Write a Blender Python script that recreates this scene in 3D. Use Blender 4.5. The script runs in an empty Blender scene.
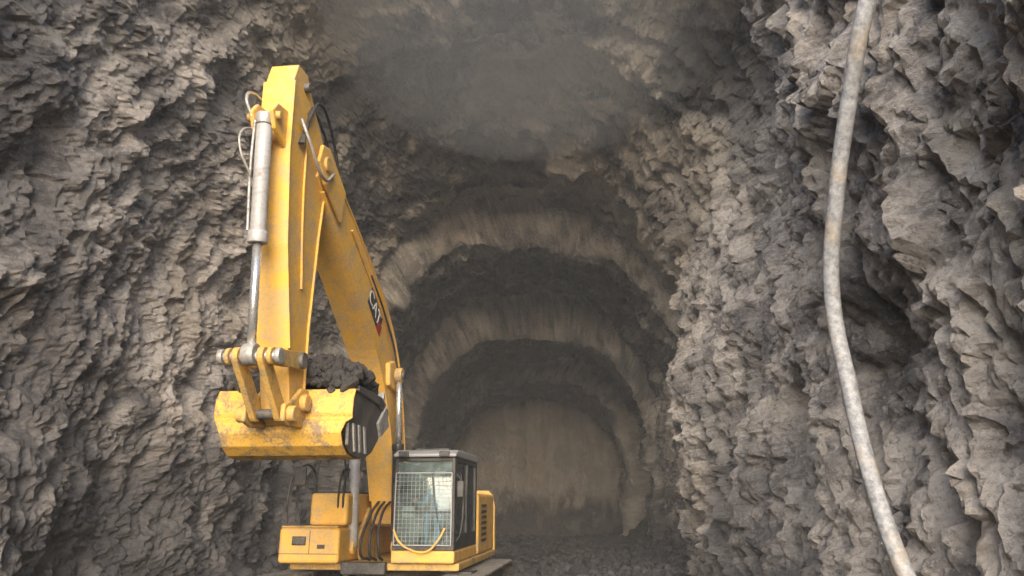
import bpy, bmesh, math, random
import numpy as np
from mathutils import Vector, Matrix
random.seed(4); rng=np.random.default_rng(7)
sc=bpy.context.scene
COL=sc.collection
sc.view_settings.view_transform='Standard'
sc.view_settings.look='None'
sc.view_settings.exposure=0

# ------------------------------------------------------------ noise (numpy)
def hh(ix,iy,iz,seed):
    h=(ix*374761393+iy*668265263+iz*3266489917+seed*1274126177)&0xFFFFFFFF
    h=((h^(h>>15))*2246822519)&0xFFFFFFFF
    h=((h^(h>>13))*3266489917)&0xFFFFFFFF
    h=h^(h>>16)
    return (h&0xFFFFFF)/float(0xFFFFFF)
def vnoise(p,seed=0):
    f=np.floor(p); i=f.astype(np.int64); t=p-f; t=t*t*t*(t*(t*6-15)+10)
    r=0
    for dx in (0,1):
        wx=t[:,0] if dx else 1-t[:,0]
        for dy in (0,1):
            wy=t[:,1] if dy else 1-t[:,1]
            for dz in (0,1):
                wz=t[:,2] if dz else 1-t[:,2]
                r=r+wx*wy*wz*hh(i[:,0]+dx,i[:,1]+dy,i[:,2]+dz,seed)
    return r*2-1
ROT=np.array(Matrix.Rotation(.7,3,'X')@Matrix.Rotation(.5,3,'Y')@Matrix.Rotation(.9,3,'Z'))
def fbm(p,oct=4,seed=0,gain=.5):
    a=1;s=0;q=p.copy()
    for k in range(oct):
        s=s+a*vnoise(q+k*17.3,seed+k); a*=gain; q=(q*2.03)@ROT
    return s
def facet(p,seed=0,tilt=.8):
    p=p@ROT
    f=np.floor(p).astype(np.int64)
    n=len(p); best=np.full(n,1e9); sec=np.full(n,1e9); val=np.zeros(n)
    for dx in(-1,0,1):
        for dy in(-1,0,1):
            for dz in(-1,0,1):
                cx=f[:,0]+dx;cy=f[:,1]+dy;cz=f[:,2]+dz
                a=hh(cx,cy,cz,seed);b=hh(cx,cy,cz,seed+11);c=hh(cx,cy,cz,seed+23)
                d0=p[:,0]-cx-a;d1=p[:,1]-cy-b;d2=p[:,2]-cz-c
                d=d0*d0+d1*d1+d2*d2
                g=hh(cx,cy,cz,seed+31)
                v=(g-.5)+tilt*((b-.5)*2*d0+(c-.5)*2*d1+(a-.5)*2*d2)
                m=d<best
                sec=np.where(m,best,np.minimum(sec,d))
                best=np.where(m,d,best); val=np.where(m,v,val)
    return val,np.sqrt(sec)-np.sqrt(best),np.sqrt(best)

# ------------------------------------------------------------ materials
def newmat(name):
    m=bpy.data.materials.new(name); m.use_nodes=True
    nt=m.node_tree; nt.nodes.clear()
    o=nt.nodes.new('ShaderNodeOutputMaterial'); b=nt.nodes.new('ShaderNodeBsdfPrincipled')
    nt.links.new(b.outputs[0],o.inputs[0])
    return m,nt,b
def N(nt,t,**k):
    n=nt.nodes.new(t)
    for a,v in k.items():
        if a in n.inputs: n.inputs[a].default_value=v
        else: setattr(n,a,v)
    return n
def mixc(nt,fac,a,b,mode='MIX'):
    n=nt.nodes.new('ShaderNodeMix'); n.data_type='RGBA'; n.blend_type=mode
    for i,v in ((0,fac),(6,a),(7,b)):
        if hasattr(v,'links'): nt.links.new(v,n.inputs[i])
        elif i==0: n.inputs[0].default_value=v
        else: n.inputs[i].default_value=(*v,1)
    return n.outputs[2]
def ramp(nt,src,p0,p1):
    n=nt.nodes.new('ShaderNodeMapRange'); n.inputs[1].default_value=p0; n.inputs[2].default_value=p1
    nt.links.new(src,n.inputs[0]); return n.outputs[0]
def noise(nt,co,scale,detail=4,rough=.6,dist=0):
    n=nt.nodes.new('ShaderNodeTexNoise'); n.inputs['Scale'].default_value=scale
    n.inputs['Detail'].default_value=detail; n.inputs['Roughness'].default_value=rough; n.inputs['Distortion'].default_value=dist
    nt.links.new(co,n.inputs['Vector']); return n.outputs['Fac']
def math_(nt,op,a,b):
    n=nt.nodes.new('ShaderNodeMath'); n.operation=op
    for i,v in ((0,a),(1,b)):
        if hasattr(v,'links'): nt.links.new(v,n.inputs[i])
        else: n.inputs[i].default_value=v
    return n.outputs[0]

def rock_mat():
    m,nt,b=newmat('rock')
    co=N(nt,'ShaderNodeTexCoord').outputs['Object']
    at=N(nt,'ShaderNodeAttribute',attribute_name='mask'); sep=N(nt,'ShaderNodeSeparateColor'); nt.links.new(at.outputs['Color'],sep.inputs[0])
    a2=N(nt,'ShaderNodeAttribute',attribute_name='tone'); s2=N(nt,'ShaderNodeSeparateColor'); nt.links.new(a2.outputs['Color'],s2.inputs[0])
    n1=s2.outputs[0]; n2=s2.outputs[1]; n3=noise(nt,co,13,6,.78)
    c=mixc(nt,n1,(.35,.325,.318),(.55,.50,.465))
    c=mixc(nt,math_(nt,'MULTIPLY',ramp(nt,n2,.5,.85),.65),c,(.66,.61,.57))
    c=mixc(nt,math_(nt,'MULTIPLY',ramp(nt,n2,.42,.1),.75),c,(.17,.163,.165))
    c=mixc(nt,math_(nt,'MULTIPLY',ramp(nt,n3,.52,.70),.7),c,(.76,.72,.68))
    c=mixc(nt,math_(nt,'MULTIPLY',ramp(nt,n3,.48,.34),.7),c,(.12,.115,.12))
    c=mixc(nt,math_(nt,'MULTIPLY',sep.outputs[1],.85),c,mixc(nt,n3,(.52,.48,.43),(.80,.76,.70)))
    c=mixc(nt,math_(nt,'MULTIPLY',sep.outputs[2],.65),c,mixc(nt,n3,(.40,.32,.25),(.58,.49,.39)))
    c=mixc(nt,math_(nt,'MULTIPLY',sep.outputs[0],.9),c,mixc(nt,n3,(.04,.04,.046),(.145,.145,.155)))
    nt.links.new(c,b.inputs['Base Color'])
    r=N(nt,'ShaderNodeMapRange'); r.inputs[3].default_value=.9; r.inputs[4].default_value=.55
    nt.links.new(sep.outputs[0],r.inputs[0]); nt.links.new(r.outputs[0],b.inputs['Roughness'])
    b.inputs['Specular IOR Level'].default_value=.25
    vo=N(nt,'ShaderNodeTexVoronoi'); vo.inputs['Scale'].default_value=10; nt.links.new(co,vo.inputs['Vector'])
    hsum=math_(nt,'ADD',math_(nt,'MULTIPLY',vo.outputs['Distance'],-.4),math_(nt,'MULTIPLY',n3,1.4))
    bp=N(nt,'ShaderNodeBump'); bp.inputs['Strength'].default_value=.9; bp.inputs['Distance'].default_value=.08
    nt.links.new(hsum,bp.inputs['Height']); nt.links.new(bp.outputs[0],b.inputs['Normal'])
    return m
def muck_mat(name,a,c2,wetness=True,sc_=9):
    m,nt,b=newmat(name)
    co=N(nt,'ShaderNodeTexCoord').outputs['Object']
    n1=noise(nt,co,.4,3); n2=noise(nt,co,sc_,5,.75)
    c=mixc(nt,ramp(nt,n2,.38,.68),a,c2)
    c=mixc(nt,ramp(nt,n1,.42,.6),c,mixc(nt,n2,tuple(x*.7 for x in a),tuple(x*.6 for x in c2)))
    nt.links.new(c,b.inputs['Base Color'])
    b.inputs['Roughness'].default_value=.8
    bp=N(nt,'ShaderNodeBump'); bp.inputs['Strength'].default_value=.9; bp.inputs['Distance'].default_value=.06
    nt.links.new(n2,bp.inputs['Height']); nt.links.new(bp.outputs[0],b.inputs['Normal'])
    b.inputs['Specular IOR Level'].default_value=.3
    return m
def paint(name,col,dirt=(.26,.22,.17),amt=.5,rough=.42,metal=0,sc_=3.0,lo=.45,hi=.62):
    m,nt,b=newmat(name)
    co=N(nt,'ShaderNodeTexCoord').outputs['Object']
    n1=noise(nt,co,sc_,6,.7,.5); n2=noise(nt,co,sc_*9,4,.7)
    c=mixc(nt,math_(nt,'MULTIPLY',n2,.18),col,tuple(x*.6 for x in col))
    f=math_(nt,'MULTIPLY',ramp(nt,math_(nt,'ADD',math_(nt,'MULTIPLY',n1,.6),math_(nt,'MULTIPLY',n2,.4)),lo,hi),amt)
    c=mixc(nt,f,c,dirt)
    nt.links.new(c,b.inputs['Base Color'])
    rr=N(nt,'ShaderNodeMapRange'); rr.inputs[3].default_value=rough; rr.inputs[4].default_value=.9
    nt.links.new(f,rr.inputs[0]); nt.links.new(rr.outputs[0],b.inputs['Roughness'])
    b.inputs['Metallic'].default_value=metal
    bp=N(nt,'ShaderNodeBump'); bp.inputs['Strength'].default_value=.15; bp.inputs['Distance'].default_value=.01
    nt.links.new(n2,bp.inputs['Height']); nt.links.new(bp.outputs[0],b.inputs['Normal'])
    return m
M_rock=rock_mat(); M_ground=muck_mat('wet_gravel',(.016,.016,.018),(.09,.09,.095)); M_muck=muck_mat('muck',(.025,.025,.028),(.15,.15,.155),sc_=6)
M_load=muck_mat('dark_muck',(.025,.023,.023),(.15,.14,.135),sc_=12)
M_yel=paint('yellow_paint',(.78,.44,.065),(.42,.32,.21),.75,.5,0,3,.44,.6)
M_yelb=paint('muddy_yellow_paint',(.74,.43,.07),(.20,.16,.12),.9,.5,0,4.5,.46,.58)
M_yeld=paint('dusty_yellow_paint',(.62,.38,.09),(.20,.175,.145),.95,.6,sc_=4)
M_blk=paint('black_paint',(.022,.022,.024),(.15,.14,.13),.6,.4)
M_gry=paint('grey_paint',(.33,.34,.35),(.2,.18,.16),.5,.4)
M_steel=paint('worn_steel',(.07,.067,.067),(.22,.20,.17),.75,.5,.2)
M_bright=paint('bright_steel',(.46,.45,.43),(.20,.18,.16),.8,.4,.4)
M_chrome=paint('chrome_rod',(.75,.75,.76),(.5,.48,.46),.35,.22,.8)
M_cyl=paint('cylinder_grey',(.42,.42,.43),(.24,.22,.2),.8,.4,.1)
M_rub=paint('rubber',(.02,.02,.02),(.12,.11,.1),.5,.6)
M_red=paint('red_decal',(.35,.03,.03),(.2,.15,.12),.3)
M_white=paint('white_decal',(.75,.75,.73),(.4,.38,.34),.3)
M_vest=paint('work_jacket',(.16,.30,.48),(.25,.28,.3),.3,.9)
M_skin=paint('skin',(.50,.30,.21),(.45,.28,.2),.2,.6)
M_helm=paint('helmet_white',(.8,.8,.76),(.6,.6,.55),.2,.4)
def glass_mat():
    m=bpy.data.materials.new('cab_glass'); m.use_nodes=True; nt=m.node_tree; nt.nodes.clear()
    o=nt.nodes.new('ShaderNodeOutputMaterial')
    tr=nt.nodes.new('ShaderNodeBsdfTransparent'); tr.inputs[0].default_value=(.86,.96,.95,1)
    gl=nt.nodes.new('ShaderNodeBsdfGlossy'); gl.inputs['Roughness'].default_value=.04
    df=nt.nodes.new('ShaderNodeBsdfDiffuse'); df.inputs[0].default_value=(.48,.58,.59,1)
    co=N(nt,'ShaderNodeTexCoord').outputs['Object']
    dust=ramp(nt,noise(nt,co,3,5,.7),.3,.85)
    m1=nt.nodes.new('ShaderNodeMixShader'); nt.links.new(math_(nt,'MULTIPLY',dust,.35),m1.inputs[0]); nt.links.new(tr.outputs[0],m1.inputs[1]); nt.links.new(df.outputs[0],m1.inputs[2])
    fr=nt.nodes.new('ShaderNodeFresnel'); fr.inputs[0].default_value=1.5
    m2=nt.nodes.new('ShaderNodeMixShader'); nt.links.new(math_(nt,'ADD',fr.outputs[0],.02),m2.inputs[0]); nt.links.new(m1.outputs[0],m2.inputs[1]); nt.links.new(gl.outputs[0],m2.inputs[2])
    nt.links.new(m2.outputs[0],o.inputs[0]); return m
M_glass=glass_mat()

# ------------------------------------------------------------ mesh from numpy grid
def grid_mesh(name,V,nr,nc,mat,keep=None,attrs=None,smooth=False):
    idx=np.arange(nr*nc).reshape(nr,nc)
    q=np.stack([idx[:-1,:-1],idx[:-1,1:],idx[1:,1:],idx[1:,:-1]],-1).reshape(-1,4)
    if keep is not None: q=q[keep(V,q)]
    me=bpy.data.meshes.new(name)
    me.vertices.add(len(V)); me.vertices.foreach_set('co',V.astype(np.float32).ravel())
    me.loops.add(len(q)*4); me.loops.foreach_set('vertex_index',q.astype(np.int32).ravel())
    me.polygons.add(len(q)); me.polygons.foreach_set('loop_start',np.arange(0,len(q)*4,4,dtype=np.int32))
    try: me.polygons.foreach_set('loop_total',np.full(len(q),4,dtype=np.int32))
    except Exception: pass
    me.update(calc_edges=True); me.validate()
    for nm,mk in (attrs or {}).items():
        a=me.color_attributes.new(nm,'FLOAT_COLOR','POINT')
        a.data.foreach_set('color',mk.astype(np.float32).ravel())
    me.polygons.foreach_set('use_smooth',np.full(len(me.polygons),smooth))
    me.materials.append(mat)
    ob=bpy.data.objects.new(name,me); COL.objects.link(ob); return ob

# ------------------------------------------------------------ tunnel
#        y    xl    xr    zc   zsl  zsr
SEC=np.array([
 [-9, -9.0, 5.0,15.5, 7.0,10.5],
 [ 2, -8.0, 4.5,15.0, 7.0,10.5],
 [ 7, -7.6, 4.35,14.6, 6.5,10.3],
 [14, -7.0, 4.7,13.6, 5.5, 9.6],
 [19, -6.6, 4.9,12.8, 5.0, 8.6],
 [21.5,-6.4,5.0,12.5, 4.6, 7.6],
 [22.6,-6.3,5.7,12.5, 4.5, 6.8],
 [24.5,-6.2,6.0,12.6, 4.3, 6.2],
 [25.0,-5.4,5.9,11.1, 4.2, 6.0],
 [33.3,-5.5,6.7,11.7, 4.0, 5.2],
 [33.8,-4.5,6.1,9.7, 4.0, 5.0],
 [42.3,-4.5,7.7,10.3, 3.8, 4.6],
 [43.0,-4.3,6.4,9.2, 3.8, 4.4],
 [52.0,-4.3,7.5,9.3, 3.6, 4.0]])
ys=[-9.0]
while ys[-1]<52:
    y=ys[-1]; ys.append(y+(.22 if y<3 else .034+.0033*max(y,6)))
ys=np.array(ys); ys[-1]=52
NC=690; CAP=70
t=np.linspace(0,1,NC)
rows=[]
for y in ys:
    xl,xr,zc,zl,zr=[np.interp(y,SEC[:,0],SEC[:,k]) for k in range(1,6)]
    xc=(xl+xr)/2
    X=np.empty(NC);Z=np.empty(NC)
    a=t<.16; X[a]=xl; Z[a]=-.7+(zl+.7)*t[a]/.16
    a=(t>=.16)&(t<.48); th=(t[a]-.16)/.32*math.pi/2; X[a]=xc+(xl-xc)*np.cos(th)**.92; Z[a]=zl+(zc-zl)*np.sin(th)
    a=(t>=.48)&(t<.74); th=(1-(t[a]-.48)/.26)*math.pi/2; X[a]=xc+(xr-xc)*np.cos(th)**.85; Z[a]=zr+(zc-zr)*np.sin(th)
    a=t>=.74; X[a]=xr; Z[a]=zr-(zr+.7)*(t[a]-.74)/.26
    rows.append(np.stack([X,np.full(NC,y),Z],-1))
last=rows[-1]; cen=np.array([1.5,52,-.7])
for k in range(1,CAP+1):
    s=1-k/CAP
    r=cen+(last-cen)*s; r[:,1]=52+.9*(1-s*s)
    rows.append(r)
B=np.stack(rows,0); NR=B.shape[0]
du=np.gradient(B,axis=1); dv=np.gradient(B,axis=0)
nn=np.cross(du,dv); ln=np.linalg.norm(nn,axis=-1,keepdims=True); nn=nn/np.maximum(ln,1e-9)
c0=np.stack([(B[:,:1,0]+B[:,-1:,0])/2*np.ones((1,NC)),np.minimum(B[:,:,1],48),np.full((NR,NC),4.)],-1)
sg=np.sign((nn*(c0-B)).sum(-1,keepdims=True)); sg[sg==0]=1; nn=nn*sg
nn[-2:]=np.array([0,-1,0])
P=B.reshape(-1,3); nn=nn.reshape(-1,3)
x,y,z=P.T
P2=P.copy()
st=P*np.array([1,1,.7])
warp=np.stack([fbm(P*.5,3,50),fbm(P*.5,3,60),fbm(P*.5,3,70)],-1)
wf=np.stack([fbm(P*2.2,2,80),fbm(P*2.2,2,81),fbm(P*2.2,2,82)],-1)
ringw=np.clip((y-20)/2,0,1)*np.clip((48-y)/3,0,1)
P2[:,1]+=ringw*.8*fbm(P*np.array([.6,.0,.6])+3,4,150)
S=lambda e,w: (lambda u:u*u*(3-2*u))(np.clip(e/w,0,1))
right=np.clip((x-3)/1.5,0,1)*np.clip((23-y)/2,0,1)
left=np.clip((-3.5-x)/1.5,0,1)
roof=np.clip((z-9.5)/2.5,0,1)
deep=np.clip((y-24)/2,0,1)
f1,e1,_=facet((st+warp*.6)*.5,1,.8); f2,e2,_=facet((st+warp*.35+wf*.16)*1.4,2,.9); f3,e3,_=facet((st+wf*.16)*3.6,3,1.); f4,e4,d4=facet((P+wf*.05)*8.5,4,1.)
ch=1-.2*roof
h=.50*fbm(P*.22,3,9)*(1-.45*deep)+.28*f1*S(e1,.22)+.16*f2*S(e2,.14)*(1+.45*right)*ch+.095*f3*S(e3,.12)*(1+.3*right)*ch+.05*f4*S(e4,.12)+.10*fbm(P*1.5,6,5,.62)*ch
def colw(f,zf,seed,k): return np.stack([y*f+warp[:,0]*k,x*f,z*zf+k],-1)
h+=right*(.28*(1-np.abs(vnoise(colw(1.1,.15,21,.5),21)))**2-.14)
h+=right*(.16*(1-np.abs(vnoise(colw(2.9,.35,22,.7),22)))**2-.08)
h+=left*.22*(np.abs(vnoise(colw(.8,.14,25,.5),25))*1.2-.4)
h+=left*.07*(np.abs(vnoise(colw(2.3,.45,26,1.0),26))*1.4-.4)
pk=np.clip(fbm(st*1.1,4,33)-.40,0,1); h-=pk*.32*(right+.4*left)
V=P2+nn*h[:,None]
# masks
def sm(v,a,b): return np.clip((v-a)/(b-a),0,1)
nz=fbm(st*.55+3,5,91); nz2=fbm(st*1.6,4,95); nzb=fbm(P*.42+11,5,191,.58)
streak=fbm(P*np.array([1.3,1.3,.25])+5,4,230)
wet_shade=sm(nz,.2,.55)*.6
wet_shade=np.maximum(wet_shade, left*sm(6.0-z+nz*3.0,0,2.2)*sm(y,8.5,14)*.9)
wet_shade=np.maximum(wet_shade, left*sm(2.0-z+nz*1.8,0,1.2)*.75)
wet_shade=np.maximum(wet_shade, sm(x,2,4)*sm(2.8-z+nz*1.8,0,1.6)*sm(y,9,13)*.85)
wet_shade=np.maximum(wet_shade, sm(z,8.5,10.5)*sm(y,12,14)*sm(24.5-y,0,1)*sm(nzb,-.02,.2)*.95)
wet_shade=np.maximum(wet_shade, np.exp(-(((x+4.4)/2.1)**2+((y-17)/2.2)**2))*sm(z,8,10)*sm(nz,-.6,.0)*1.4)
wet_shade=np.maximum(wet_shade, sm(y,24.8,25.1)*sm(33.2-y,0,.5)*sm(z+nz*2.0,5.0,8)*sm(nz2+nz,-1.2,-.1)*.9)  # shade under the middle arch lip, painted into the rock colour
wet_shade=np.maximum(wet_shade, sm(y,33.7,33.9)*sm(42.2-y,0,.5)*sm(z+nz*2+np.abs(x-1)*.4,4.5,7)*1.)  # inner arch ceiling: painted shade so the opening stands out
wet_shade=np.maximum(wet_shade, sm(y,34,36)*sm(2.-x,0,2)*sm(51.5-y,0,1)*.9)  # also darkens the left half of the inner bore
wet_shade=np.maximum(wet_shade, sm(y,43.,43.4)*sm(51.5-y,0,1)*sm(z+nz,4,6)*.8)  # painted shade on the vault behind the innermost ring lip
wet_shade=np.maximum(wet_shade, sm(y,51.5,52)*sm(2.9-z+streak*1.2,0,1.0)*.95)
wet_shade=np.maximum(wet_shade, sm(y,51.5,52)*sm(streak,.2,.6)*.5)
pale=sm(nz2,.35,.8)*.45
pale=np.maximum(pale, sm(y,18,21)*sm(28-y,0,3)*sm(x,3.6,5)*sm(nz2+nz*.6,-.15,.45)*sm(z,1,3)*.95)
pale=np.maximum(pale, sm(y,41.0,42.)*sm(45.5-y,0,2)*sm(x,4.6,5.4)*sm(nz,-1.2,-.3)*sm(8.0-z,0,1)*1.)
pale=np.maximum(pale, sm(y,51.6,52)*sm(z+streak*1.2,2.3,3.4)*sm(9.4-z,0,1)*1.)
pale=np.maximum(pale, sm(z,8.5,10)*sm(y,12,14)*sm(24.5-y,0,1)*sm(nzb,-.12,-.4)*.75)
warm=sm(nz2*.8-nz,.3,1.1)*.5
warm=np.maximum(warm,sm(y,17,21)*sm(27-y,0,4)*sm(x,3.4,4.8)*sm(nz2,-.1,.3)*.8)
warm=np.maximum(warm,sm(z,8.5,10)*sm(y,12,14)*sm(24.5-y,0,1)*sm(nzb,-.1,-.35)*.5)
wet_shade=np.clip(wet_shade*(1-pale*.6),0,1)
one=np.ones_like(x)
MK=np.stack([wet_shade,np.clip(pale,0,1),np.clip(warm,0,1),one],-1)
TN=np.stack([sm(fbm(st*.6+9,6,101,.6),-.5,.5),sm(fbm(st*2.7+5,6,111,.65),-.7,.7),one,one],-1)
def keep(V,q):
    c=P[q].mean(1); tt=(q[:,0]%NC)/NC
    return ~((c[:,1]<10.4+.8*np.sin(c[:,0]*1.3))&(tt>.315)&(tt<.70))
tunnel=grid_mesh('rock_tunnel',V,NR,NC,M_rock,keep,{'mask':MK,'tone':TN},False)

# ------------------------------------------------------------ ground
gx=np.concatenate([np.linspace(-200,-12,14),np.linspace(-11.5,11.5,260),np.linspace(12,200,14)])
gy_=np.concatenate([np.linspace(-300,-12,14),np.linspace(-11,9,60),np.linspace(9.2,54,420),np.linspace(56,200,8)])
GX,GY=np.meshgrid(gx,gy_); G=np.stack([GX.ravel(),GY.ravel(),np.zeros(GX.size)],-1)
zz=.18*fbm(G*.45,4,3)+.08*fbm(G*2.3,3,8)
fv,fe,fd=facet(G*3.2,7,.5); zz+=.10*fv
zz+=.9*np.clip((np.abs(G[:,0]-.3-np.clip(G[:,1]-20,0,40)*.03)-4.2)/2.2,0,1)**1.6*(1+.5*fbm(G*.7,2,4))*(np.abs(G[:,0])<9)*np.clip((G[:,1]-15)/3,0,1)
G[:,2]=np.where(np.abs(G[:,0])<11,zz,0)
machine=np.exp(-(((G[:,0]+1.9)/2.6)**2+((G[:,1]-13.6)/3.6)**2))
G[:,2]*=(1-np.clip(machine*1.6,0,1))
ground=grid_mesh('ground',G,len(gy_),len(gx),M_ground,smooth=True)

# ------------------------------------------------------------ rubble
def ico(sub):
    bm=bmesh.new(); bmesh.ops.create_icosphere(bm,subdivisions=sub,radius=1)
    v=np.array([x.co[:] for x in bm.verts]); f=np.array([[a.index for a in q.verts] for q in bm.faces]); bm.free(); return v,f
ICV,ICF=ico(2)
def rocks(name,pts,sizes,mat):
    vs=[];fs=[];o=0
    for p,s in zip(pts,sizes):
        d=rng.normal(size=(7,3)); d/=np.linalg.norm(d,axis=1)[:,None]
        v=ICV.copy()
        for k in range(7):
            lim=rng.uniform(.45,.8); pr=v@d[k]; over=np.clip(pr-lim,0,None); v=v-over[:,None]*d[k]
        v=v*rng.uniform(.6,1.25,3)*s
        q=rng.uniform(0,6.28,3); R=np.array(Matrix.Rotation(q[0],3,'X')@Matrix.Rotation(q[1],3,'Y')@Matrix.Rotation(q[2],3,'Z'))
        vs.append(v@R.T+p); fs.append(ICF+o); o+=len(v)
    vs=np.concatenate(vs); fs=np.concatenate(fs)
    me=bpy.data.meshes.new(name); me.from_pydata(vs.tolist(),[],fs.tolist()); me.materials.append(mat)
    ob=bpy.data.objects.new(name,me); COL.objects.link(ob); return ob
pts=[];szs=[]
for i in range(5600):
    yy=rng.uniform(14,51); c=.3+max(yy-20,0)*.03
    if rng.random()<.4: xx=c+rng.choice([-1,1])*rng.uniform(3.6,6.0); s=rng.uniform(.05,.32)
    else: xx=c+rng.uniform(-5,5); s=.06+.24*rng.random()**2.2
    if -4.4<xx<.6 and 10<yy<17.4: continue
    base=.9*max(0,min(1,(abs(xx-c)-4.2)/2.2))**1.6
    pts.append((xx,yy,base+.04)); szs.append(s)
rocks('rock_rubble',np.array(pts),szs,M_muck)

# ------------------------------------------------------------ helpers for excavator
EX=bpy.data.objects.new('excavator',None); COL.objects.link(EX)
EX.location=(-1.95,13.59,0); EX.rotation_euler=(0,0,math.radians(-7.1))
def fin(ob,mat,bev=0,smooth=False,seg=2):
    if mat: ob.data.materials.append(mat)
    if ob.name not in COL.objects: COL.objects.link(ob)
    ob.parent=EX
    if bev:
        m=ob.modifiers.new('b','BEVEL'); m.width=bev; m.segments=seg; m.limit_method='ANGLE'; m.angle_limit=math.radians(35)
    if smooth:
        for p in ob.data.polygons: p.use_smooth=True
    return ob
def mesh(name,v,f,mat,bev=0,smooth=False,seg=2):
    me=bpy.data.meshes.new(name); me.from_pydata([tuple(a) for a in v],[],f)
    bm=bmesh.new(); bm.from_mesh(me); bmesh.ops.recalc_face_normals(bm,faces=bm.faces); bm.to_mesh(me); bm.free()
    return fin(bpy.data.objects.new(name,me),mat,bev,smooth,seg)
def box(name,x0,x1,y0,y1,z0,z1,mat,bev=.02,seg=2):
    v=[(a,b,c) for a in(x0,x1) for b in(y0,y1) for c in(z0,z1)]
    f=[(0,1,3,2),(4,6,7,5),(0,4,5,1),(2,3,7,6),(0,2,6,4),(1,5,7,3)]
    return mesh(name,v,f,mat,bev,False,seg)
XB=-.1
def L(f,z,x=0): return Vector((XB+x,-(f+.4),z))
def ngons(n): return [tuple(range(n)),tuple(range(2*n-1,n-1,-1))]+[(i,(i+1)%n,n+(i+1)%n,n+i) for i in range(n)]
def prism(name,poly,x0,x1,mat,bev=.02):
    return mesh(name,[L(f,z,x0) for f,z in poly]+[L(f,z,x1) for f,z in poly],ngons(len(poly)),mat,bev)
def yprism(name,poly,x0,x1,mat,bev=.02):
    return mesh(name,[(x0,a,b) for a,b in poly]+[(x1,a,b) for a,b in poly],ngons(len(poly)),mat,bev)
def cyl(name,a,b,r,mat,n=24,bev=0,r2=None):
    a=Vector(a);b=Vector(b);d=(b-a);d.normalize()
    u=d.orthogonal().normalized();w=d.cross(u); r2=r if r2 is None else r2
    v=[a+(u*math.cos(k*2*math.pi/n)+w*math.sin(k*2*math.pi/n))*r for k in range(n)]+[b+(u*math.cos(k*2*math.pi/n)+w*math.sin(k*2*math.pi/n))*r2 for k in range(n)]
    ob=mesh(name,v,ngons(n),mat,bev)
    for p in ob.data.polygons:
        if len(p.vertices)==4: p.use_smooth=True
    return ob
def tube(name,pts,r,mat,parent=True,res=6):
    cu=bpy.data.curves.new(name,'CURVE'); cu.dimensions='3D'; cu.bevel_depth=r; cu.bevel_resolution=res//2; cu.use_fill_caps=True
    sp=cu.splines.new('BEZIER'); sp.bezier_points.add(len(pts)-1)
    for bp_,p in zip(sp.bezier_points,pts):
        bp_.co=p; bp_.handle_left_type=bp_.handle_right_type='AUTO'
    cu.resolution_u=14; cu.materials.append(mat)
    ob=bpy.data.objects.new(name,cu); COL.objects.link(ob)
    if parent: ob.parent=EX
    return ob
def pin(name,f,z,hw,r,mat=None):
    cyl(name,L(f,z,-hw),L(f,z,hw),r,mat or M_steel,20,.01)

# ---- tracks
BXF=[(0,1,3,2),(4,6,7,5),(0,4,5,1),(2,3,7,6),(0,2,6,4),(1,5,7,3)]
def track(xc,name):
    r=.50; y0,y1=-2.0,2.0; zc=.56
    path=[]
    per=2*(y1-y0)+2*math.pi*r; n=50
    for i in range(n):
        s=per*i/n
        if s<y1-y0: p=(y0+s,zc+r,0)
        elif s<y1-y0+math.pi*r:
            a=(s-(y1-y0))/r; p=(y1+r*math.sin(a),zc+r*math.cos(a),a)
        elif s<2*(y1-y0)+math.pi*r: p=(y1-(s-(y1-y0)-math.pi*r),zc-r,math.pi)
        else:
            a=math.pi+(s-2*(y1-y0)-math.pi*r)/r; p=(y0+r*math.sin(a),zc+r*math.cos(a),a)
        path.append(p)
    v=[];f=[]
    for (y,z,a) in path:
        T=Vector((0,math.cos(a),-math.sin(a))); Nn=Vector((0,math.sin(a),math.cos(a))); c=Vector((xc,y,z))
        def bx(u0,u1,n0,n1,hw):
            o=len(v)
            for X in(-hw,hw):
                for u in(u0,u1):
                    for w in(n0,n1): v.append(c+Vector((X,0,0))+T*u+Nn*w)
            f.extend([tuple(o+k for k in q) for q in BXF])
        bx(-.098,.098,0,.022,.31); bx(-.085,-.06,.022,.055,.31); bx(-.01,.012,.022,.05,.31); bx(.06,.085,.022,.05,.31)
        bx(-.09,.09,-.09,0,.09)
    mesh(name,v,f,M_steel)
    box(name+'_frame',xc-.16,xc+.16,-1.9,1.9,.3,.75,M_yeld,.03)
    for y in (-2.0,2.0): cyl(name+'_wheel',(xc-.1,y,.56),(xc+.1,y,.56),.40,M_steel,32,.02)
    for k in range(8): cyl(name+'_roller',(xc-.15,-1.5+k*.43,.2),(xc+.15,-1.5+k*.43,.2),.11,M_steel)
    for y in(-.7,.7): cyl(name+'_carrier',(xc-.12,y,.88),(xc+.12,y,.88),.08,M_steel)
track(-1.38,'track_a'); track(1.38,'track_b')
box('car_body',-1.1,1.1,-.9,.9,.45,.85,M_yeld,.05)
cyl('turntable',(0,0,.85),(0,0,1.14),.72,M_steel,48)
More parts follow.
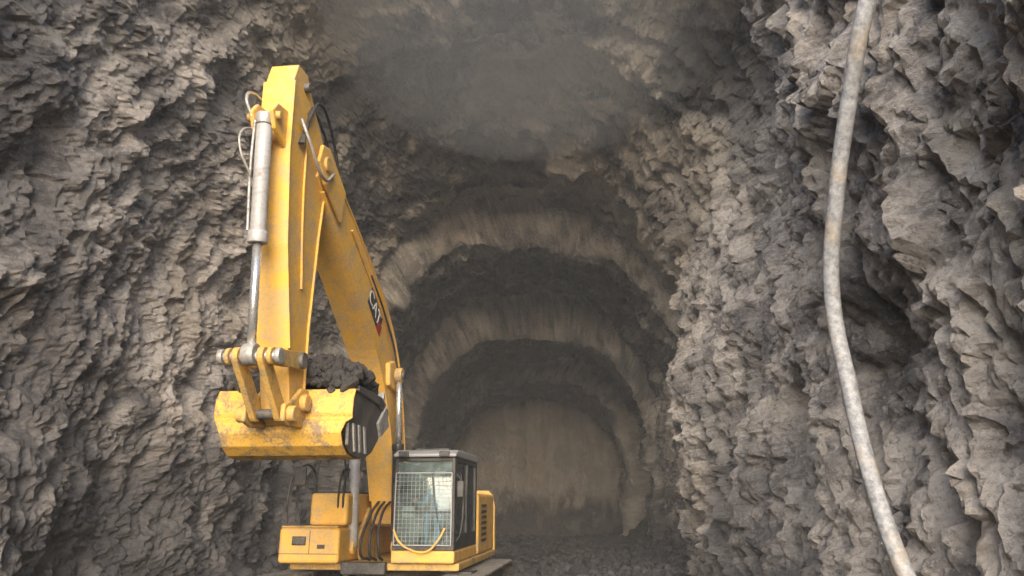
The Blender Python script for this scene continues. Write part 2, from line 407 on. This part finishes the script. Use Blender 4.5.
# ---- upper structure
box('deck',-1.36,1.33,-1.45,2.3,1.17,1.28,M_yeld,.02)
box('deck_front_nose',-.48,.22,-1.62,-1.46,1.12,1.3,M_blk,.02)
box('storage_box',-1.42,-.46,-1.8,-.75,1.285,1.80,M_yel,.05,3)
box('storage_box_lid',-1.40,-.5,-1.77,-.78,1.803,1.83,M_yeld,.01)
box('storage_step',-1.05,-.44,-1.55,-.2,1.832,2.32,M_yel,.05,3)
box('storage_step_plate',-1.02,-.47,-1.5,-.25,2.323,2.345,M_blk,.006)
for k in range(5): box('tread',-1.36,-1.1,-1.72+k*.12,-1.66+k*.12,1.832,1.845,M_blk,.003)
box('headlight',-1.2,-.98,-1.825,-1.8,1.55,1.68,M_blk,.008); box('headlight_lens',-1.18,-1.0,-1.832,-1.826,1.57,1.66,M_steel,.003)
box('box_latch',-.8,-.68,-1.815,-1.8,1.5,1.56,M_blk,.004)
box('box_panel_seam',-1.41,-.47,-1.803,-1.798,1.42,1.43,M_blk,0)
box('box_panel_seam_v',-.93,-.92,-1.803,-1.798,1.43,1.77,M_blk,0)
box('side_tank',-1.38,-.45,-.73,1.2,1.285,2.3,M_yel,.05,3)
box('engine_cover_a',-1.36,-.02,1.22,2.32,1.285,2.36,M_yel,.06,3)
box('engine_cover_b',0,1.30,.47,2.32,1.285,2.34,M_yel,.06,3)
box('engine_hood_top',-.9,.9,1.0,2.2,2.345,2.5,M_yeld,.05,3)
cyl('exhaust',(-.6,1.5,2.4),(-.6,1.5,2.85),.07,M_steel,20)
for k in range(7): box('louvre',1.303,1.318,.7,1.3,1.5+k*.1,1.55+k*.1,M_blk,.004)
cv=[];nS=16
arc=[(1.32*math.sin(a), 2.34+ .72*max(0,math.cos(a))**.6) for a in np.linspace(-math.pi/2,math.pi/2,nS)]
pr=[(1.13,.93),(1.22,1.0),(2.1,1.0),(2.32,.97),(2.42,.9)]
for z_,s_ in pr:
    for (a,b) in arc: cv.append((a*s_,2.34+(b-2.34)*s_,z_))
cf=[(r*nS+i,r*nS+i+1,(r+1)*nS+i+1,(r+1)*nS+i) for r in range(4) for i in range(nS-1)]
cf+=[tuple(range(nS)),tuple(4*nS+i for i in range(nS))]+[(r*nS,(r+1)*nS,(r+1)*nS+nS-1,r*nS+nS-1) for r in range(4)]
mesh('counterweight',cv,cf,M_yel,.02)
tube('handrail_a',[(-1.36,-1.7,1.8),(-1.36,-1.7,2.35),(-1.36,-1.5,2.62),(-1.36,-.7,2.7),(-1.36,-.5,2.3)],.018,M_blk)
tube('handrail_b',[(-1.0,-1.45,2.33),(-1.0,-1.45,2.75),(-1.0,-1.2,2.95),(-1.0,-.3,2.95),(-1.0,-.1,2.3)],.018,M_blk)
tube('mirror_arm',[(-1.2,-1.55,1.83),(-1.25,-1.65,2.4),(-1.15,-1.75,2.55)],.014,M_blk)
box('mirror_a',-1.26,-1.06,-1.80,-1.74,2.42,2.72,M_blk,.03)
# ---- cab
x0,x1,yf,yb=.30,1.27,-1.56,.42
box('cab_base',x0-.01,x1+.01,yf-.02,yb,1.285,1.47,M_yel,.03)
box('cab_floor',x0+.05,x1-.05,yf+.06,yb-.06,1.475,1.5,M_blk,.0)
def post(n,x,y,w=.07,d=.08,z0=1.47,z1=2.86,m=None): box(n,x-w/2,x+w/2,y-d/2,y+d/2,z0,z1,m or M_blk,.012)
post('pillar_fl',x0+.03,yf+.04,.055); post('pillar_fr',x1-.03,yf+.04,.055); post('pillar_bl',x0+.035,yb-.05); post('pillar_br',x1-.035,yb-.05,.07,.12); post('pillar_mid',x1-.03,-.45,.06,.1)
yprism('cab_roof',[(yf-.07,2.863),(yf-.07,2.91),(yf+.15,2.98),(yb-.2,3.0),(yb+.03,2.93),(yb+.03,2.863)],x0-.02,x1+.02,M_gry,.03)
box('roof_hatch',x0+.2,x1-.2,-1.1,-.4,2.995,3.03,M_blk,.01)
box('cab_sill',x0,x1,yf-.01,yf+.05,1.473,1.54,M_blk,.01); box('cab_header',x0+.06,x1-.06,yf+.0,yf+.07,2.80,2.86,M_blk,.01)
box('door_sill',x1-.06,x1,yf+.082,yb-.112,1.473,1.7,M_blk,.01)
box('door_rail',x1-.055,x1-.002,yf+.082,yb-.112,2.79,2.86,M_blk,.01)
box('cab_rear_low',x0+.072,x1-.072,yb-.08,yb-.02,1.473,1.95,M_blk,.01)
box('windscreen',x0+.06,x1-.06,yf+.03,yf+.036,1.54,2.8,M_glass,0)
box('windscreen_bar',x0+.06,x1-.06,yf+.02,yf+.028,2.02,2.045,M_blk,.003)
box('door_glass',x1-.036,x1-.03,yf+.085,-.503,1.70,2.79,M_glass,0)
box('rear_side_glass',x1-.036,x1-.03,-.397,yb-.115,1.70,2.79,M_glass,0)
box('left_side_glass',x0+.03,x0+.036,yf+.085,yb-.095,1.56,2.8,M_glass,0)
box('rear_glass',x0+.075,x1-.075,yb-.053,yb-.047,1.95,2.84,M_glass,0)
box('seat_base',.58,1.02,-.80,-.2,1.5,1.86,M_blk,.05); box('seat_back',.58,1.02,-.30,-.16,1.87,2.45,M_blk,.06,3); box('headrest',.69,.91,-.28,-.17,2.46,2.64,M_blk,.05,3)
box('console_a',.40,.55,-.95,-.3,1.5,2.04,M_blk,.03); box('console_b',1.06,1.17,-.95,-.3,1.5,2.04,M_blk,.03)
box('monitor',.38,.56,-1.3,-1.26,1.95,2.12,M_gry,.01)
cyl('joystick_a',(.48,-.9,2.04),(.48,-.93,2.2),.02,M_rub); cyl('joystick_b',(1.11,-.9,2.04),(1.11,-.93,2.2),.02,M_rub)
tube('travel_lever_a',[(.72,-1.25,1.5),(.72,-1.3,1.8),(.72,-1.2,1.95)],.014,M_blk); tube('travel_lever_b',[(.84,-1.25,1.5),(.84,-1.3,1.8),(.84,-1.2,1.95)],.014,M_blk)
# operator
jv=[(.80,-.52,1.97,.15),(.80,-.46,2.15,.14),(.80,-.43,2.34,.155),(.80,-.46,2.44,.075),(.80,-.48,2.52,.055),
    (.62,-.44,2.37,.075),(.54,-.58,2.14,.055),(.49,-.80,2.17,.042),(.48,-.90,2.20,.035),
    (.98,-.44,2.37,.075),(1.06,-.58,2.14,.055),(1.10,-.80,2.17,.042),(1.11,-.90,2.20,.035),
    (.71,-.58,1.95,.105),(.70,-1.0,1.99,.075),(.70,-1.08,1.62,.055),(.70,-1.2,1.56,.045),
    (.89,-.58,1.95,.105),(.90,-1.0,1.99,.075),(.90,-1.08,1.62,.055),(.90,-1.2,1.56,.045)]
je=[(0,1),(1,2),(2,3),(3,4),(2,5),(5,6),(6,7),(7,8),(2,9),(9,10),(10,11),(11,12),(0,13),(13,14),(14,15),(15,16),(0,17),(17,18),(18,19),(19,20)]
me=bpy.data.meshes.new('operator_body'); me.from_pydata([a[:3] for a in jv],je,[]); ob=bpy.data.objects.new('operator_body',me); COL.objects.link(ob); ob.parent=EX
me.materials.append(M_vest)
skm=ob.modifiers.new('sk','SKIN')
try:
    for i,a in enumerate(jv): me.skin_vertices[0].data[i].radius=(a[3],a[3])
    me.skin_vertices[0].data[0].use_root=True
except Exception as e: print('skin',e)
ob.modifiers.new('ss','SUBSURF').levels=1; ob.modifiers['ss'].render_levels=2
def ell(name,c,s,mat,zmin=None):
    bm=bmesh.new(); bmesh.ops.create_uvsphere(bm,u_segments=24,v_segments=16,radius=1)
    for v_ in bm.verts:
        v_.co=Vector((v_.co.x*s[0],v_.co.y*s[1],v_.co.z*s[2]))
    if zmin is not None: bmesh.ops.delete(bm,geom=[v_ for v_ in bm.verts if v_.co.z<zmin],context='VERTS')
    me=bpy.data.meshes.new(name); bm.to_mesh(me); bm.free(); o=bpy.data.objects.new(name,me); o.location=c
    return fin(o,mat,0,True)
ell('operator_head',(.80,-.50,2.61),(.075,.092,.11),M_skin); ell('operator_nose',(.80,-.598,2.605),(.012,.02,.018),M_skin)
ell('operator_helmet',(.80,-.49,2.645),(.095,.12,.095),M_helm,-.005); ell('helmet_brim',(.80,-.55,2.642),(.085,.10,.008),M_helm)
for s in(-1,1):
    ell('operator_hand',(.795+s*.315,-.925,2.2),(.03,.04,.035),M_skin); ell('operator_eye',(.80+s*.028,-.582,2.625),(.012,.01,.008),M_blk)
    for q in range(4):
        hx=.795+s*.315+(q-1.5)*.016
        tube('operator_finger',[(hx,-.935,2.225),(hx,-.972,2.21-.004*abs(q-1.5)),(hx*.9+(.795+s*.315)*.1,-.955,2.178)],.0085,M_skin)
    tube('operator_thumb',[(.795+s*.285,-.91,2.205),(.795+s*.278,-.945,2.222),(.795+s*.295,-.965,2.228)],.0095,M_skin)
# guard mesh
v=[];f=[]
def rod(a,b,r):
    a=Vector(a);b=Vector(b);d=(b-a).normalized();u=d.orthogonal().normalized();w=d.cross(u);o=len(v)
    for p in(a,b):
        for k in range(4): v.append(p+(u*math.cos(k*math.pi/2)+w*math.sin(k*math.pi/2))*r)
    for k in range(4): f.append((o+k,o+(k+1)%4,o+4+(k+1)%4,o+4+k))
gy=yf-.06; gx0,gx1,gz0,gz1=x0+.04,x1-.04,1.55,2.62
for i in range(15): k=gx0+(gx1-gx0)*i/14; rod((k,gy,gz0),(k,gy,gz1),.003)
for i in range(18): k=gz0+(gz1-gz0)*i/17; rod((gx0,gy-.006,k),(gx1,gy-.006,k),.003)
for a,b in(((gx0,gy,gz0),(gx1,gy,gz0)),((gx0,gy,gz1),(gx1,gy,gz1)),((gx0,gy,gz0),(gx0,gy,gz1)),((gx1,gy,gz0),(gx1,gy,gz1))): rod(a,b,.011)
for zq in(1.6,2.5):
    for xq in(gx0,gx1): rod((xq,gy,zq),(xq,yf+.02,zq),.012)
mesh('front_guard',v,f,M_gry)
tube('yellow_strap',[(x0+.04,gy-.03,1.78),(x0+.14,gy-.04,1.60),(x0+.34,gy-.04,1.48),(x0+.56,gy-.04,1.46),(x0+.74,gy-.04,1.62),(x0+.84,gy-.03,1.80)],.016,M_yel)
tube('wiper',[(1.1,yf-.01,1.6),(.95,yf-.01,2.2),(.9,yf-.01,2.65)],.01,M_blk)
for xq in(x0+.16,x1-.16): box('roof_lamp',xq-.08,xq+.08,yf-.13,yf-.075,2.86,2.95,M_blk,.015)
tube('cab_handle',[(x1+.01,yf+.12,1.6),(x1+.07,yf+.1,1.7),(x1+.07,yf+.1,2.5),(x1+.01,yf+.12,2.6)],.014,M_blk)
box('door_handle',x1,x1+.03,-.62,-.52,1.9,1.96,M_rub,.008)
tube('cab_mirror_arm',[(x1,yf,2.6),(x1+.10,yf-.08,2.6),(x1+.11,yf-.1,2.5)],.012,M_blk); box('mirror_b',x1+.05,x1+.16,yf-.13,yf-.09,2.25,2.5,M_blk,.02)
box('step',x1-.02,x1+.22,-1.2,-.7,1.1,1.14,M_blk,.01)
# ---- boom
ctr=[(0,1.9,.24),(.25,2.75,.34),(.55,3.5,.42),(.95,4.18,.48),(1.5,4.72,.47),(2.3,5.2,.43),(3.2,5.68,.36),(4.0,6.08,.29),(4.5,6.35,.24)]
def spl(pts,n=5):
    out=[]
    for i in range(len(pts)-1):
        p=[np.array(pts[max(0,i-1)]),np.array(pts[i]),np.array(pts[i+1]),np.array(pts[min(len(pts)-1,i+2)])]
        for k in range(n):
            u=k/n; out.append(tuple(.5*((2*p[1])+(-p[0]+p[2])*u+(2*p[0]-5*p[1]+4*p[2]-p[3])*u*u+(-p[0]+3*p[1]-3*p[2]+p[3])*u**3)))
    out.append(tuple(pts[-1])); return out
ctr=spl(ctr,4)
up=[];lo=[]
for i,(a,b,r) in enumerate(ctr):
    p0=ctr[max(0,i-1)];p1=ctr[min(len(ctr)-1,i+1)]; d=Vector((p1[0]-p0[0],p1[1]-p0[1])).normalized(); n=Vector((-d.y,d.x))
    up.append((a+n.x*r,b+n.y*r)); lo.append((a-n.x*r,b-n.y*r))
prism('boom',up+lo[::-1],-.21,.21,M_yel,.008)
def strip(name,pts_,hw,th,mat):
    vv=[];ff=[]
    for i,(a,b) in enumerate(pts_):
        p0=pts_[max(0,i-1)];p1=pts_[min(len(pts_)-1,i+1)]; d=Vector((p1[0]-p0[0],p1[1]-p0[1])).normalized(); n=Vector((-d.y,d.x))*th
        for s in(-1,1):
            for x_ in(-hw,hw): vv.append(L(a+n.x*s,b+n.y*s,x_))
    m_=len(pts_)
    for i in range(m_-1):
        o=i*4; ff+=[(o,o+1,o+5,o+4),(o+2,o+6,o+7,o+3),(o,o+4,o+6,o+2),(o+1,o+3,o+7,o+5)]
    ff+=[(0,2,3,1),((m_-1)*4,(m_-1)*4+1,(m_-1)*4+3,(m_-1)*4+2)]
    return mesh(name,vv,ff,mat,.004)
strip('boom_top_flange',up[2:-2],.235,.014,M_yel); strip('boom_bottom_flange',lo[2:-2],.235,.014,M_yel)
pin('boom_foot_pin',0,1.9,.4,.11,M_yeld)
for s in(-1,1):
    prism('boom_foot_bracket',[(-.45,1.28),(.55,1.28),(.75,1.6),(.2,2.1),(-.2,2.1)],s*.30-.03,s*.30+.03,M_yeld,.02)
    a=L(.78,1.5,s*.36); b=L(1.0,4.2,s*.36); d=(b-a)
    cyl('boom_cylinder',a,a+d*.56,.088,M_cyl if s<0 else M_blk,28,.01); cyl('boom_cylinder_gland',a+d*.55,a+d*.59,.098,M_blk,28,.008)
    cyl('boom_cylinder_rod',a+d*.58,b,.05,M_chrome,20); cyl('boom_rod_eye',b+Vector((-.06,0,0)),b+Vector((.06,0,0)),.12,M_yeld,28,.015)
    cyl('boom_cyl_base_eye',a+Vector((-.06,0,0)),a+Vector((.06,0,0)),.12,M_yeld,24,.015)
pin('boom_pin',1.0,4.2,.45,.065)
prism('boom_boss',[(.82,3.95),(1.25,4.0),(1.3,4.35),(1.0,4.45),(.75,4.3)],-.28,.28,M_yel,.03)
a=L(1.75,5.45);b=L(5.12,7.12);d=b-a
cyl('stick_cylinder',a,a+d*.62,.10,M_yel,28,.01); cyl('stick_cylinder_rod',a+d*.6,b,.055,M_chrome,20); cyl('stick_gland',a+d*.6,a+d*.64,.115,M_blk,28,.01)
for s in(-1,1): prism('stick_cyl_lug',[(1.45,5.0),(2.05,5.25),(1.9,5.58),(1.65,5.58)],s*.14-.025,s*.14+.025,M_yel,.015)
pin('stick_cyl_pin_a',1.76,5.46,.2,.05)
for s in(-1,1):
    prism('boom_fork',[(3.85,5.8),(4.5,6.08),(4.74,6.3),(4.66,6.56),(4.42,6.62),(3.75,6.28)],s*.25-.025,s*.25+.025,M_yel,.02)
pin('stick_pivot',4.5,6.35,.31,.10,M_yeld)
# ---- stick
prism('stick',[(4.45,3.12),(4.62,3.02),(4.78,3.12),(4.98,3.85),(5.28,5.0),(5.44,6.1),(5.46,7.0),(5.36,7.28),(5.08,7.3),(4.9,7.1),(4.45,6.7),(4.27,6.4),(4.28,6.1),(4.38,5.4),(4.47,4.2)],-.175,.175,M_yel,.012)
strip('stick_front_flange',[(4.97,3.85),(5.27,5.0),(5.43,6.1),(5.455,7.0)],.2,.014,M_yel)
strip('stick_back_flange',[(4.28,6.1),(4.38,5.4),(4.47,4.2),(4.46,3.4)],.2,.014,M_yel)
pin('stick_top_pin',5.12,7.1,.24,.06)
for s in(-1,1):
    prism('bucket_cyl_lug',[(5.4,6.1),(5.74,6.22),(5.84,6.4),(5.72,6.55),(5.42,6.6)],s*.12-.025,s*.12+.025,M_yel,.015)
pin('bucket_cyl_pin',5.73,6.38,.2,.05,M_yeld)
a=L(5.73,6.38);b=L(5.5,3.68);d=b-a
cyl('bucket_cylinder',a,a+d*.53,.088,M_cyl,28,.01); cyl('bucket_cylinder_head',a-d*.01,a+d*.04,.105,M_bright,28,.01)
cyl('bucket_gland',a+d*.5,a+d*.55,.108,M_cyl,28,.01); cyl('bucket_rod',a+d*.54,b,.05,M_chrome,22)
tube('cylinder_pipe',[a+d*.03+Vector((-.08,-.07,0)),a+d*.2+Vector((-.11,-.05,0)),a+d*.5+Vector((-.1,-.05,0))],.016,M_bright)
cyl('rod_eye',b+Vector((-.07,0,0)),b+Vector((.07,0,0)),.12,M_bright,24,.01)
pin('link_pin',5.5,3.66,.34,.05,M_bright)
def link(name,p,q,x,w,th,mat):
    p=Vector(p);q=Vector(q);d=(q-p).normalized();n=Vector((-d.y,d.x));pl=[]
    for k in range(9):
        a_=math.pi/2+k*math.pi/8; pl.append(p+(d*math.cos(a_)+n*math.sin(a_))*w)
    for k in range(9):
        a_=-math.pi/2+k*math.pi/8; pl.append(q+(d*math.cos(a_)+n*math.sin(a_))*w)
    prism(name,[(c.x,c.y) for c in pl],x-th/2,x+th/2,mat,.01)
for s in(-1,1):
    link('idler_link',(5.5,3.66),(4.78,3.74),s*.235,.095,.05,M_yeld)
    link('bucket_link',(5.5,3.66),(4.98,3.12),s*.14,.10,.07,M_yeld)
    cyl('link_boss',L(5.5,3.66,s*.29),L(5.5,3.66,s*.35),.085,M_bright,24,.01)
    cyl('idler_boss',L(4.78,3.74,s*.2),L(4.78,3.74,s*.31),.095,M_steel,24,.01)
    prism('bucket_ear',[(4.4,3.44),(4.66,3.44),(4.85,3.30),(5.1,3.2),(5.1,3.02),(4.92,2.97),(4.4,3.0)],s*.225-.028,s*.225+.028,M_yeld,.02)
    cyl('ear_boss_a',L(4.64,3.27,s*.25),L(4.64,3.27,s*.33),.10,M_yeld,24,.012); cyl('ear_boss_b',L(4.98,3.11,s*.25),L(4.98,3.11,s*.34),.09,M_yeld,24,.012)
pin('bucket_pin_a',4.64,3.27,.31,.06); pin('bucket_pin_b',4.98,3.11,.31,.055)
# ---- bucket
Q=lambda f,z:(f,3.46-(3.46-z)*.76)
shell=[Q(*p) for p in [(4.30,3.46),(4.44,3.44),(4.50,3.3),(4.52,3.08),(4.50,3.0),(4.56,2.93),(4.56,2.78),(4.48,2.6),(4.32,2.48),(4.1,2.43),(3.85,2.45),(3.6,2.55),(3.35,2.78),(3.18,3.14)]]
vv=[];ff=[]
nx=13
for r_,(a_,b_) in enumerate(shell):
    for i in range(nx):
        u_=i/(nx-1)*2-1; tw=.85 if r_<5 else (.79 if r_==5 else .74)
        if r_>11: tw=.8
        vv.append(L(a_,b_,u_*tw+(-.03)))
ns=len(shell)
for r in range(ns-1):
    for i in range(nx-1): ff.append((r*nx+i,r*nx+i+1,(r+1)*nx+i+1,(r+1)*nx+i))
bs=mesh('bucket_shell',vv,ff,M_yelb,0,False); mo=bs.modifiers.new('s','SOLIDIFY'); mo.thickness=.03; mo.offset=0
b2=bs.modifiers.new('b','BEVEL'); b2.width=.02; b2.segments=3; b2.limit_method='ANGLE'; b2.angle_limit=math.radians(25)
for s in(-1,1):
    prism('bucket_side',[(a_,b_) for a_,b_ in shell if not(a_>4.53)]+[(3.4,3.42),(3.9,3.46)],s*.755-.02,s*.755+.02,M_steel,.008)
    prism('side_lip',[(3.1,3.2),(3.4,3.38),(3.9,3.42),(4.3,3.44),(4.3,3.52),(3.85,3.52),(3.35,3.5),(3.02,3.32)],s*.78-.03,s*.78+.03,M_steel,.01)
    for k in range(3):
        f0=4.30-k*.20
        prism('wear_bar',[(f0,2.74),(f0-.07,2.74),(f0+.02,3.06),(f0+.09,3.06)],s*.782-.012,s*.782+.012,M_bright,.006)
    prism('side_cutter',[(3.05,3.15),(3.4,2.98),(3.52,3.15),(3.2,3.4)],s*.81-.02,s*.81+.02,M_bright,.01)
prism('bucket_lip',[(3.2,3.15),(3.1,3.4),(3.02,3.37),(3.1,3.08)],-.8,.8,M_steel,.01)
for k in range(5):
    xk=-.68+k*.34
    prism('tooth',[(3.22,3.2),(3.02,3.62),(2.98,3.62),(3.0,3.17)],xk-.055,xk+.055,M_bright,.01)
def heap(fx,xx): return 3.44+.44*max(0,1-((fx-3.9)/.62)**2)*max(0,1-((xx-.2)/1.35)**2)+.05*math.sin(xx*7+fx*3)
hp=[];hs=[]
for i in range(900):
    fx=rng.uniform(3.15,4.44); xx=rng.uniform(-.78,.74)
    hp.append(L(fx,heap(fx,xx)-rng.uniform(0,.08),xx)[:]); hs.append(.02+.10*rng.random()**1.7)
ld=rocks('bucket_load',np.array(hp),hs,M_load); ld.parent=EX
lv=[];n1,n2=16,10
for i in range(n1):
    for j in range(n2):
        fx=3.2+1.15*j/(n2-1); xx=-.73+1.46*i/(n1-1)
        lv.append(L(fx,heap(fx,xx)-.08,xx))
mesh('load_base',lv,[(i*n2+j,i*n2+j+1,(i+1)*n2+j+1,(i+1)*n2+j) for i in range(n1-1) for j in range(n2-1)],M_load)
# ---- hoses
for k,s in enumerate((-.12,-.04,.05,.13)):
    tube('hydraulic_hose',[L(3.5,6.22,s),L(4.1,6.85+.04*k,s*1.2),L(4.6,7.0+.05*k,s*1.4),L(5.0,6.8,.20+.01*k),L(5.2,6.3,.2+.015*k)],.019,M_rub)
tube('hydraulic_hose',[L(4.3,6.3,.30),L(4.75,6.05,.34),L(5.15,6.35,.3),L(5.25,6.6,.22)],.02,M_bright)
tube('hydraulic_hose',[L(5.3,6.75,-.2),L(5.62,6.75,-.22),L(5.85,6.55,-.18),L(5.8,6.35,-.12)],.018,M_bright)
tube('hydraulic_hose',[L(5.6,6.3,-.14),L(5.85,6.15,-.19),L(5.9,5.9,-.16),L(5.75,5.65,-.09)],.014,M_bright)
tube('stick_pipe',[L(5.0,6.6,.195),L(4.95,5.6,.195),L(4.8,4.6,.195)],.016,M_yel)
tube('boom_pipe',[L(1.3,4.9,.23),L(2.3,5.42,.23),L(3.3,5.9,.23)],.018,M_yel)
tube('boom_hose',[L(.35,3.2,.25),L(.9,4.45,.27),L(1.6,5.05,.26),L(2.4,5.5,.25)],.018,M_rub)
for s in(-.08,.02,.12): tube('base_hose',[L(.1,2.3,s),L(.9,1.9,s),L(1.1,1.45,s*1.5),L(.7,1.3,s)],.022,M_rub)
for s in(-.42,-.5): tube('cyl_hose',[L(.6,2.4,s),L(.9,2.7,s),L(1.15,2.3,s),L(.9,1.6,s)],.018,M_rub)
def decal(nm,f0,z0,ang,w,hh_,mat,xo):
    d=Vector((math.cos(ang),math.sin(ang))); n=Vector((-d.y,d.x))
    p=[(f0-d.x*w-n.x*hh_,z0-d.y*w-n.y*hh_),(f0+d.x*w-n.x*hh_,z0+d.y*w-n.y*hh_),(f0+d.x*w+n.x*hh_,z0+d.y*w+n.y*hh_),(f0-d.x*w+n.x*hh_,z0-d.y*w+n.y*hh_)]
    prism(nm,p,xo,xo+.003,mat,0)
decal('decal_panel',2.0,5.05,math.radians(31),.36,.17,M_blk,.211)
decal('decal_red',1.78,4.83,math.radians(31),.10,.10,M_red,.2155)
tc=bpy.data.curves.new('boom_lettering','FONT'); tc.body='CAT'; tc.size=.34; tc.extrude=.002; tc.align_x='CENTER'; tc.align_y='CENTER'; tc.materials.append(M_white)
to=bpy.data.objects.new('boom_lettering',tc); COL.objects.link(to); to.parent=EX
e=Vector((0,math.cos(math.radians(31)),-math.sin(math.radians(31)))); u_=Vector((0,math.sin(math.radians(31)),math.cos(math.radians(31))))
to.matrix_local=Matrix.Translation(L(2.04,5.09,.219))@Matrix((( 0,0,1),(e.y,u_.y,0),(e.z,u_.z,0))).to_4x4()

# ------------------------------------------------------------ hose on the right
def hose_mat():
    m,nt,b=newmat('dusty_hose')
    co=N(nt,'ShaderNodeTexCoord').outputs['Object']
    n1=noise(nt,co,2.2,4,.7); n2=noise(nt,co,14,5,.7)
    c=mixc(nt,ramp(nt,n2,.35,.7),(.20,.21,.225),(.50,.50,.52))
    c=mixc(nt,math_(nt,'MULTIPLY',ramp(nt,n1,.54,.62),.4),c,(.46,.36,.24))
    nt.links.new(c,b.inputs['Base Color']); b.inputs['Roughness'].default_value=.55
    bp=N(nt,'ShaderNodeBump'); bp.inputs['Strength'].default_value=.6; bp.inputs['Distance'].default_value=.02
    nt.links.new(math_(nt,'ADD',n2,n1),bp.inputs['Height']); nt.links.new(bp.outputs[0],b.inputs['Normal'])
    return m
hz=2.15
H=[(4.5,5.2,10.5),(4.1,5.7,8.6),(3.56,6.3,4.84+hz),(3.52,6.9,4.0+hz),(3.50,7.4,3.16+hz),(3.51,7.8,2.25+hz),(3.57,7.8,1.16+hz),(3.60,7.64,.23+hz),(3.68,7.38,-.64+hz),(3.8,6.9,-1.5+hz),(3.9,6.3,-2.05+hz),(3.7,5.0,-2.06+hz)]
ho=tube('drainage_hose',H,.085,hose_mat(),False,10)

# ------------------------------------------------------------ dust haze and blasting smoke (real participating media)
def volume(name,bm,dens,col):
    me=bpy.data.meshes.new(name); bm.to_mesh(me); bm.free()
    o_=bpy.data.objects.new(name,me); COL.objects.link(o_)
    hm=bpy.data.materials.new(name); hm.use_nodes=True; nt=hm.node_tree; nt.nodes.clear()
    o=nt.nodes.new('ShaderNodeOutputMaterial'); v_=nt.nodes.new('ShaderNodeVolumeScatter'); v_.inputs['Color'].default_value=(*col,1); v_.inputs['Density'].default_value=dens; v_.inputs['Anisotropy'].default_value=0
    nt.links.new(v_.outputs[0],o.inputs['Volume']); me.materials.append(hm)
bm=bmesh.new(); bmesh.ops.create_cube(bm,size=1)
for v_ in bm.verts: v_.co=Vector((v_.co.x*24,30.5+v_.co.y*51,8+v_.co.z*18))
volume('dust_haze',bm,.0040,(.90,.94,1))
bm=bmesh.new(); bmesh.ops.create_icosphere(bm,subdivisions=4,radius=1)
for v_ in bm.verts: v_.co=Vector((.2+v_.co.x*4.4,13.6+v_.co.y*4.2,12.4+v_.co.z*3.0))
volume('smoke',bm,.030,(.88,.93,1))

# ------------------------------------------------------------ light, world, camera
EL=20
w=bpy.data.worlds.new('World'); sc.world=w; w.use_nodes=True; nt=w.node_tree
bg=nt.nodes['Background']; sky=nt.nodes.new('ShaderNodeTexSky'); sky.sky_type='NISHITA'; sky.sun_disc=False
sky.sun_elevation=math.radians(EL); sky.sun_rotation=math.radians(180); sky.dust_density=3; sky.air_density=1.0
nt.links.new(sky.outputs[0],bg.inputs[0]); bg.inputs[1].default_value=.34
sl=bpy.data.lights.new('sun','SUN'); sl.energy=5; sl.angle=math.radians(58); sl.color=(1,.98,.95)
so=bpy.data.objects.new('sun',sl); COL.objects.link(so); so.rotation_euler=(math.radians(90-EL),0,math.radians(-6))
cam=bpy.data.cameras.new('camera'); co_=bpy.data.objects.new('camera',cam); COL.objects.link(co_)
co_.location=(0,0,2.15); co_.rotation_euler=(math.radians(90+16.3),0,0); cam.lens=26; cam.sensor_width=36; cam.clip_end=1000
sc.camera=co_
